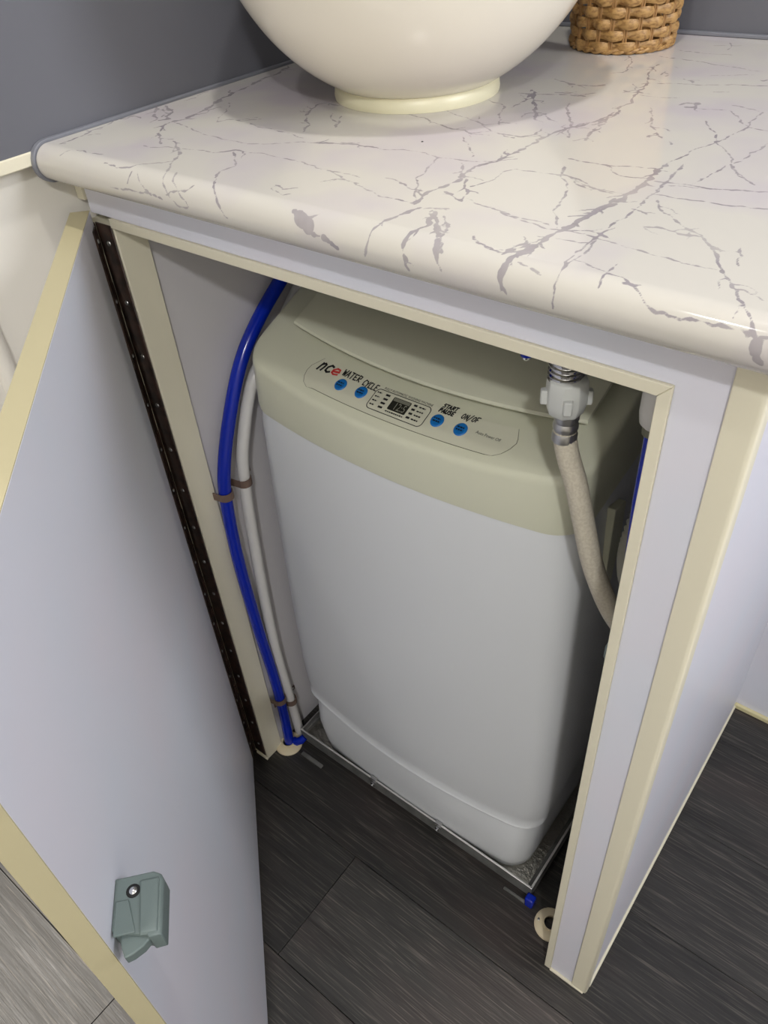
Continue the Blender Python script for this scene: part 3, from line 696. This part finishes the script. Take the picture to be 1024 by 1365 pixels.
FONT = {'W':['0,1 .25,0 .5,.7 .75,0 1,1'],'A':['0,0 .45,1 .9,0','.2,.4 .75,.4'],'T':['0,1 1,1','.5,1 .5,0'],'E':['.9,1 .1,1 .1,0 .9,0','.1,.5 .7,.5'],
 'R':['.1,0 .1,1 .8,.9 .8,.55 .1,.5 .9,0'],'C':['.9,.9 .4,1 .1,.6 .2,.1 .9,.1'],'Y':['0,1 .45,.5','1,1 .45,.5 .35,0'],'L':['.1,1 .1,0 .9,0'],
 'S':['.9,.95 .3,1 .15,.65 .8,.45 .7,.05 .1,0'],'P':['.1,0 .1,1 .8,.9 .8,.55 .1,.45'],'U':['.1,1 .1,.2 .5,0 .9,.2 .9,1'],'O':['.5,1 .1,.7 .1,.2 .5,0 .9,.3 .9,.8 .5,1'],
 'N':['.1,0 .1,1 .9,0 .9,1'],'F':['.1,0 .1,1 .9,1','.1,.5 .7,.5'],'/':['0,-.2 .9,1.2'],
 'n':['0,0 .15,1','.1,.7 .5,1 .8,.85 .8,.5 .7,0'],'c':['1,.85 .5,1 .1,.65 .15,.2 .6,0 1,.15']}
def write(name, txt, x0, y0, x1, y1, h, wd, m, up=.0009, slant=.15, jit=.06, parent=None):
    """hand lettering between two deck points on the baseline"""
    rn = random.Random(len(txt)*7); mb = MB(); n = len(txt); dx, dy = (x1-x0)/n, (y1-y0)/n
    for i, ch in enumerate(txt):
        for st in FONT.get(ch, []):
            P = []
            for p in st.split():
                a, b = map(float, p.split(',')); a += rn.uniform(-jit, jit); b += rn.uniform(-jit, jit)
                P.append((x0 + dx*(i + a*.8) + slant*h*b, y0 + dy*(i + a*.8) + h*b))
            stroke_mb(mb, P, wd, up)
    o = obj(name, mb, m, parent or pl, fix=False); return o
write('handwriting', 'WATER', .1705, .0995, .1930, .0985, .0062, .0012, M['ink'])
write('handwriting', 'CYCLE', .1962, .0968, .2140, .0960, .0062, .0011, M['ink'])
write('handwriting', 'START', .2815, .1040, .2965, .1044, .0034, .0010, M['ink'])
write('handwriting', 'PAUSE', .2805, .0990, .2960, .0994, .0036, .0012, M['ink'])
write('handwriting', 'ON/OF', .3025, .1000, .3195, .1010, .0050, .0009, M['ink'])
write('logo_letter', 'nc', .1420, .0965, .1580, .0970, .0080, .0021, M['ink'], jit=0, slant=.25)
mb = MB()   # the red letter, two open strokes and a bar
for P in ([(.1597,.1000),(.1668,.1008),(.1664,.1030),(.1630,.1036),(.1594,.1012),(.1592,.0985),(.1620,.0970),(.1665,.0978)],):
    stroke_mb(mb, P, .0017, .0010)
stroke_mb(mb, [(.1600,.0992),(.1676,.1000)], .0008, .0010)
obj('logo_letter', mb, M['ink_red'], pl, fix=False, label='red last letter of the maker mark')
def ptext(name, txt, x, y, size, m, parent=None, up=.0009, ang=0, fit=None):
    cu = bpy.data.curves.new(name, 'FONT'); cu.body = txt; cu.size = size; cu.resolution_u = 2
    o = bpy.data.objects.new(name, cu); C.objects.link(o)
    dg = bpy.context.evaluated_depsgraph_get(); me = bpy.data.meshes.new_from_object(o.evaluated_get(dg)); bpy.data.objects.remove(o)
    vs = [tuple(v.co) for v in me.vertices]; fs = [tuple(p.vertices) for p in me.polygons]; bpy.data.meshes.remove(me)
    k_ = fit/max(v[0] for v in vs) if fit else 1
    ca, sa = math.cos(ang), math.sin(ang)
    return obj(name, MB().add([deck(x + k_*(v[0]*ca - v[1]*sa), y + k_*v[0]*sa + v[1]*ca, up) for v in vs], fs), m, parent or pl, fix=False)
ptext('printed_text', 'FULLY AUTOMATIC WASHING MACHINE', .2200, .1008, .0034, M['ink'], fit=.053)
ptext('printed_text', 'Auto Power Off', .3225, .0925, .0040, M['ink'], fit=.0235)
def pbar(name, x0, x1, y, h, up=.0009):   # small print too fine to read: short ink dashes
    mb = MB(); rn = random.Random(int(x0*1e5 + y*1e6)); x = x0
    while x < x1:
        e = min(x + rn.uniform(.0012, .0026), x1); mb.add([deck(a, b, up) for a, b in ((x,y),(e,y),(e,y+h),(x,y+h))], [(0,1,2,3)]); x = e + .0005
    return obj(name, mb, M['ink'], pl, fix=False)
pbar('fine_print', .2345, .2535, .0819, .0012)
ptext('display_digits', '12:5', .2395, .0858, .0105, M['lcd_seg'], up=.0012, fit=.0125)
for bx, by in ((.1765,.0905), (.2008,.0905), (.2847,.0910), (.3086,.0910)):
    pbar('fine_print', bx-.0034, bx+.0034, by+.0006, .0013, .0019); pbar('fine_print', bx-.0034, bx+.0034, by-.0020, .0013, .0019)
for i in range(4):      # programme marks each side of the display
    y = .0955 - i*.0042
    pbar('fine_print', .2160, .2210, y+.0002, .0013)
    obj('indicator', MB().add([deck(a, b, .0009) for a, b in ((.2255,y),(.2302,y),(.2302,y+.0019),(.2255,y+.0019))], [(0,1,2,3)]), M['ink'], pl, fix=False)
    obj('indicator', MB().add([deck(a, b, .0009) for a, b in ((.2565,y),(.2602,y),(.2602,y+.0019),(.2565,y+.0019))], [(0,1,2,3)]), M['ink'], pl, fix=False)
    pbar('fine_print', .2622, .2690, y+.0002, .0013)
# service slot on the right flank
mb = MB().loft([[(x, y, z) for y, z in ((.1370,.6000),(.1600,.5940),(.1635,.5420),(.1540,.470),(.1440,.470),(.1390,.5500))] for x in (WX+.1880, WX+.1955)])
obj('flank_plate', mb, M['washer_cream'], wm, bevel=.001, label='pale raised plate on the right flank')

# ------------------------------------------------------------------ water pipes on the left inside panel
PX = .020
bp_ = [(PX+.013, y, z) for y, z in ((.240,.742),(.205,.722),(.1689,.6996),(.1292,.672),(.0963,.6398),(.0675,.591),(.0441,.5361),(.0349,.489),(.0310,.398),(.0345,.2708),(.0395,.1695),(.0407,.0793),(.0385,.008))]
o = obj('blue_water_pipe', MB().tube(spline(bp_, 8), .0074, 16), M['blue_pipe'], smooth=True)
o['label'] = 'bright blue plastic water pipe bowed down the left inside of the cabinet'; o['category'] = 'pipe'
wp = [(PX+.012, y, z) for y, z in ((.270,.735),(.230,.707),(.1939,.6803),(.1641,.6556),(.1281,.6292),(.1031,.6045),(.0824,.562),(.0686,.516),(.0612,.4317),(.0560,.32),(.0541,.2126),(.0585,.1032),(.0612,.0339),(.0630,.0))]
o = obj('white_water_pipe', MB().tube(spline(wp, 8), .0070, 16), M['white_pipe'], smooth=True)
o['label'] = 'white plastic water pipe behind the blue one inside the cabinet'; o['category'] = 'pipe'
def clip(y, z, pr_, label, tilt=0.0):
    t = thing('pipe_clip', label, 'clip', (PX, y, z), 'brown pipe clips on the two water pipes')
    path = [(-.0225, .0006), (-.0115, .0006), (-.0098, .003)] + [(-pr_*math.cos(a), .0130 + pr_*math.sin(a)) for a in np.linspace(.0, PI, 11)] + [(.0098, .003), (.0115, .0006), (.0205, .0006)]
    hw = .0048; rings = []
    for i, (a, b) in enumerate(path):
        a0, b0 = path[max(i-1,0)]; a1, b1 = path[min(i+1,len(path)-1)]
        tx, ty_ = a1-a0, b1-b0; L_ = math.hypot(tx, ty_); nx, ny = ty_/L_, -tx/L_
        if i in (0, len(path)-1): h2 = hw*.75
        else: h2 = hw
        zz = z + tilt*a
        rings.append([(PX + b + ny*-.0008, y + a - nx*.0008, zz - h2), (PX + b + ny*.0002, y + a + nx*.0002, zz - h2), (PX + b + ny*.0002, y + a + nx*.0002, zz + h2), (PX + b - ny*.0008, y + a - nx*.0008, zz + h2)])
    obj('strap', MB().loft(rings), M['brown'], t)
    for e in (-.0185, .0170):
        obj('screw', dome(MB(), (PX+.0016, y+e, z+tilt*e), .0022, (1,0,0), .0012), M['chrome'], t, smooth=True)
clip(.0365, .500, .0082, 'brown saddle clip holding the blue pipe at mid height')
clip(.0655, .500, .0078, 'brown saddle clip holding the white pipe at mid height')
clip(.0405, .113, .0082, 'brown saddle clip holding the blue pipe near the floor')
clip(.0590, .090, .0078, 'brown saddle clip holding the white pipe near the floor')
def collar(x, y, label):
    t = thing('pipe_collar', label, 'collar', (x, y, 0))
    obj('flange', MB().lathe([(.0095, 0), (.0205, 0), (.0205, .0022), (.018, .0042), (.0120, .0055), (.0095, .0055)], (x, y, 0), 28, False, False), M['collar'], t, smooth=30)
    obj('sleeve', MB().lathe([(.0085, .0), (.0098, .0), (.0098, .0085), (.0085, .0085)], (x, y, 0), 24, False, False), M['collar'], t, smooth=30)
    obj('screw', dome(MB(), (x-.0145, y-.004, .0042), .0022, (0,0,1), .001), M['steel'], t, smooth=True)
collar(.0320, .0375, 'ivory pipe collar on the floor round the foot of the blue pipe')
collar(.4785, .0425, 'ivory pipe collar on the floor beside the right jamb')

# ------------------------------------------------------------------ inlet hose and tap
tap = thing('washer_tap', 'chrome threaded tap spout just under the top trim', 'tap', (.4120, .0500, .835))
tc_ = (.4175, .0500, 0)
mb = MB()
pf = [(.009, .8365), (.009, .795), (.0118, .794)]
z = .794
for i in range(7): pf += [(.0118, z-.0006), (.0106, z-.0018), (.0106, z-.0026), (.0118, z-.0036)]; z -= .0036
pf += [(.0105, z-.001), (.0105, .762)]
obj('spout', mb.lathe(pf, tc_, 28), M['chrome'], tap, smooth=30)
obj('tap_arm', MB().tube([(.4175, .0500, .832), (.4175, .10, .832), (.4175, .30, .832)], .010, 16), M['chrome'], tap, smooth=True)
hs = thing('inlet_hose', 'cream braided inlet hose with a white plastic nut, hanging before the washing machine', 'hose', (.4199, .05, .76))
mb = MB(); rings = []
for rr_, zz in ((.0120, .7700), (.0136, .7690), (.0142, .764), (.0142, .752), (.0124, .7445), (.0094, .7415)):
    rings.append([(.4195 + rr_*math.cos(2*PI*j/8+.3), .05 + rr_*math.sin(2*PI*j/8+.3), zz) for j in range(8)])
mb.loft(rings)
nt_ = obj('nut', mb, M['nut'], hs, bevel=.0008)
for a in (.55, .55+PI, .55+PI/2, .55-PI/2):
    ca, sa = math.cos(a), math.sin(a)
    q = [(.0118, -.0034), (.0170, -.0028), (.0170, .0028), (.0118, .0034)]
    obj('wing', MB().loft([[(.4195+u*ca-v*sa, .05+u*sa+v*ca, zz) for u, v in q] for zz in (.7500, .7605)]), M['nut'], nt_, bevel=.0010)
obj('ferrule', MB().lathe([(.0088, .743), (.0088, .7390), (.0079, .7365), (.0088, .7340), (.0088, .7315), (.0079, .7290), (.0088, .7265), (.0088, .7215), (.0080, .7205)], (.4212, .05, 0), 24), M['steel'], hs, smooth=30, label='crimped steel ferrule')
hp_ = [(.4212,.05,.735),(.4215,.05,.724),(.4260,.0495,.708),(.4336,.0500,.688),(.4430,.0510,.655),(.4520,.0535,.620),(.4620,.0585,.588),(.4715,.0620,.5660),(.4810,.0620,.5550),(.4860,.0600,.5550),(.4905,.0580,.5560)]
obj('hose_tube', MB().tube(spline(hp_, 8), .0082, 18), M['hose'], hs, smooth=True)
# ------------------------------------------------------------------ fittings beyond the right jamb
pf_ = thing('pipe_fitting', 'white push-fit pipe connector with a blue tube, behind the right jamb', 'pipe fitting', (.478, .045, .8))
obj('connector', MB().lathe([(.0092, .835), (.0092, .796), (.0082, .793), (.0082, .790), (.0100, .787), (.0110, .782), (.0110, .770), (.0098, .762), (.0070, .759)], (.4830, .043, 0), 28), M['white_pipe'], pf_, smooth=35)
obj('collet', MB().lathe([(.0074, .760), (.0074, .754), (.0058, .754)], (.4830, .043, 0), 20), M['ink_grey'], pf_, smooth=35)
obj('tube', MB().tube([(.4830, .043, .757), (.4842, .0405, .70), (.488, .038, .64), (.4900, .0375, .60)], .0055, 14), M['blue_pipe'], pf_, smooth=True, label='blue plastic tube')
dh = [(.487,.130,.740),(.487,.105,.720),(.4845,.076,.690),(.4812,.0590,.650),(.4818,.0640,.612),(.4838,.090,.560),(.484,.11,.48),(.484,.12,.28),(.484,.15,.12),(.484,.2,.02)]
sp = spline(dh, 34); rr_ = [.0098 + .0017*math.cos(i*PI*2/4) for i in range(len(sp))]
o = obj('drain_hose', MB().tube(sp, rr_, 14), M['grey_hose'], smooth=True)
o['label'] = 'grey corrugated drain hose between the washing machine and the right jamb'; o['category'] = 'hose'
br = thing('hose_bracket', 'small grey plastic bracket inside the right jamb below the hose bend', 'bracket', (.49, .045, .54))
obj('backplate', MB().box(.4905, .4945, .034, .056, .505, .568), M['teal'], br, bevel=.001)
obj('lug', MB().box(.4800, .4905, .038, .050, .538, .552), M['teal'], br, bevel=.001)
cf = thing('cable_gland', 'tiny chrome fitting with a blue ring peeping below the top trim', 'fitting', (.3905, .042, .80))
obj('pin', MB().lathe([(.0030, .800), (.0030, .7795), (.0022, .7785)], (.3925, .042, 0), 14), M['chrome'], cf, smooth=35)
obj('ring', MB().lathe([(.0030, 0), (.0042, 0), (.0042, .0042), (.0030, .0042)], (.3925, .042, .7815), 14, False, False), M['blue_pipe'], cf, smooth=35)
obj('bracket', MB().box(.388, .397, .030, .048, .800, .8528), M['steel'], cf)
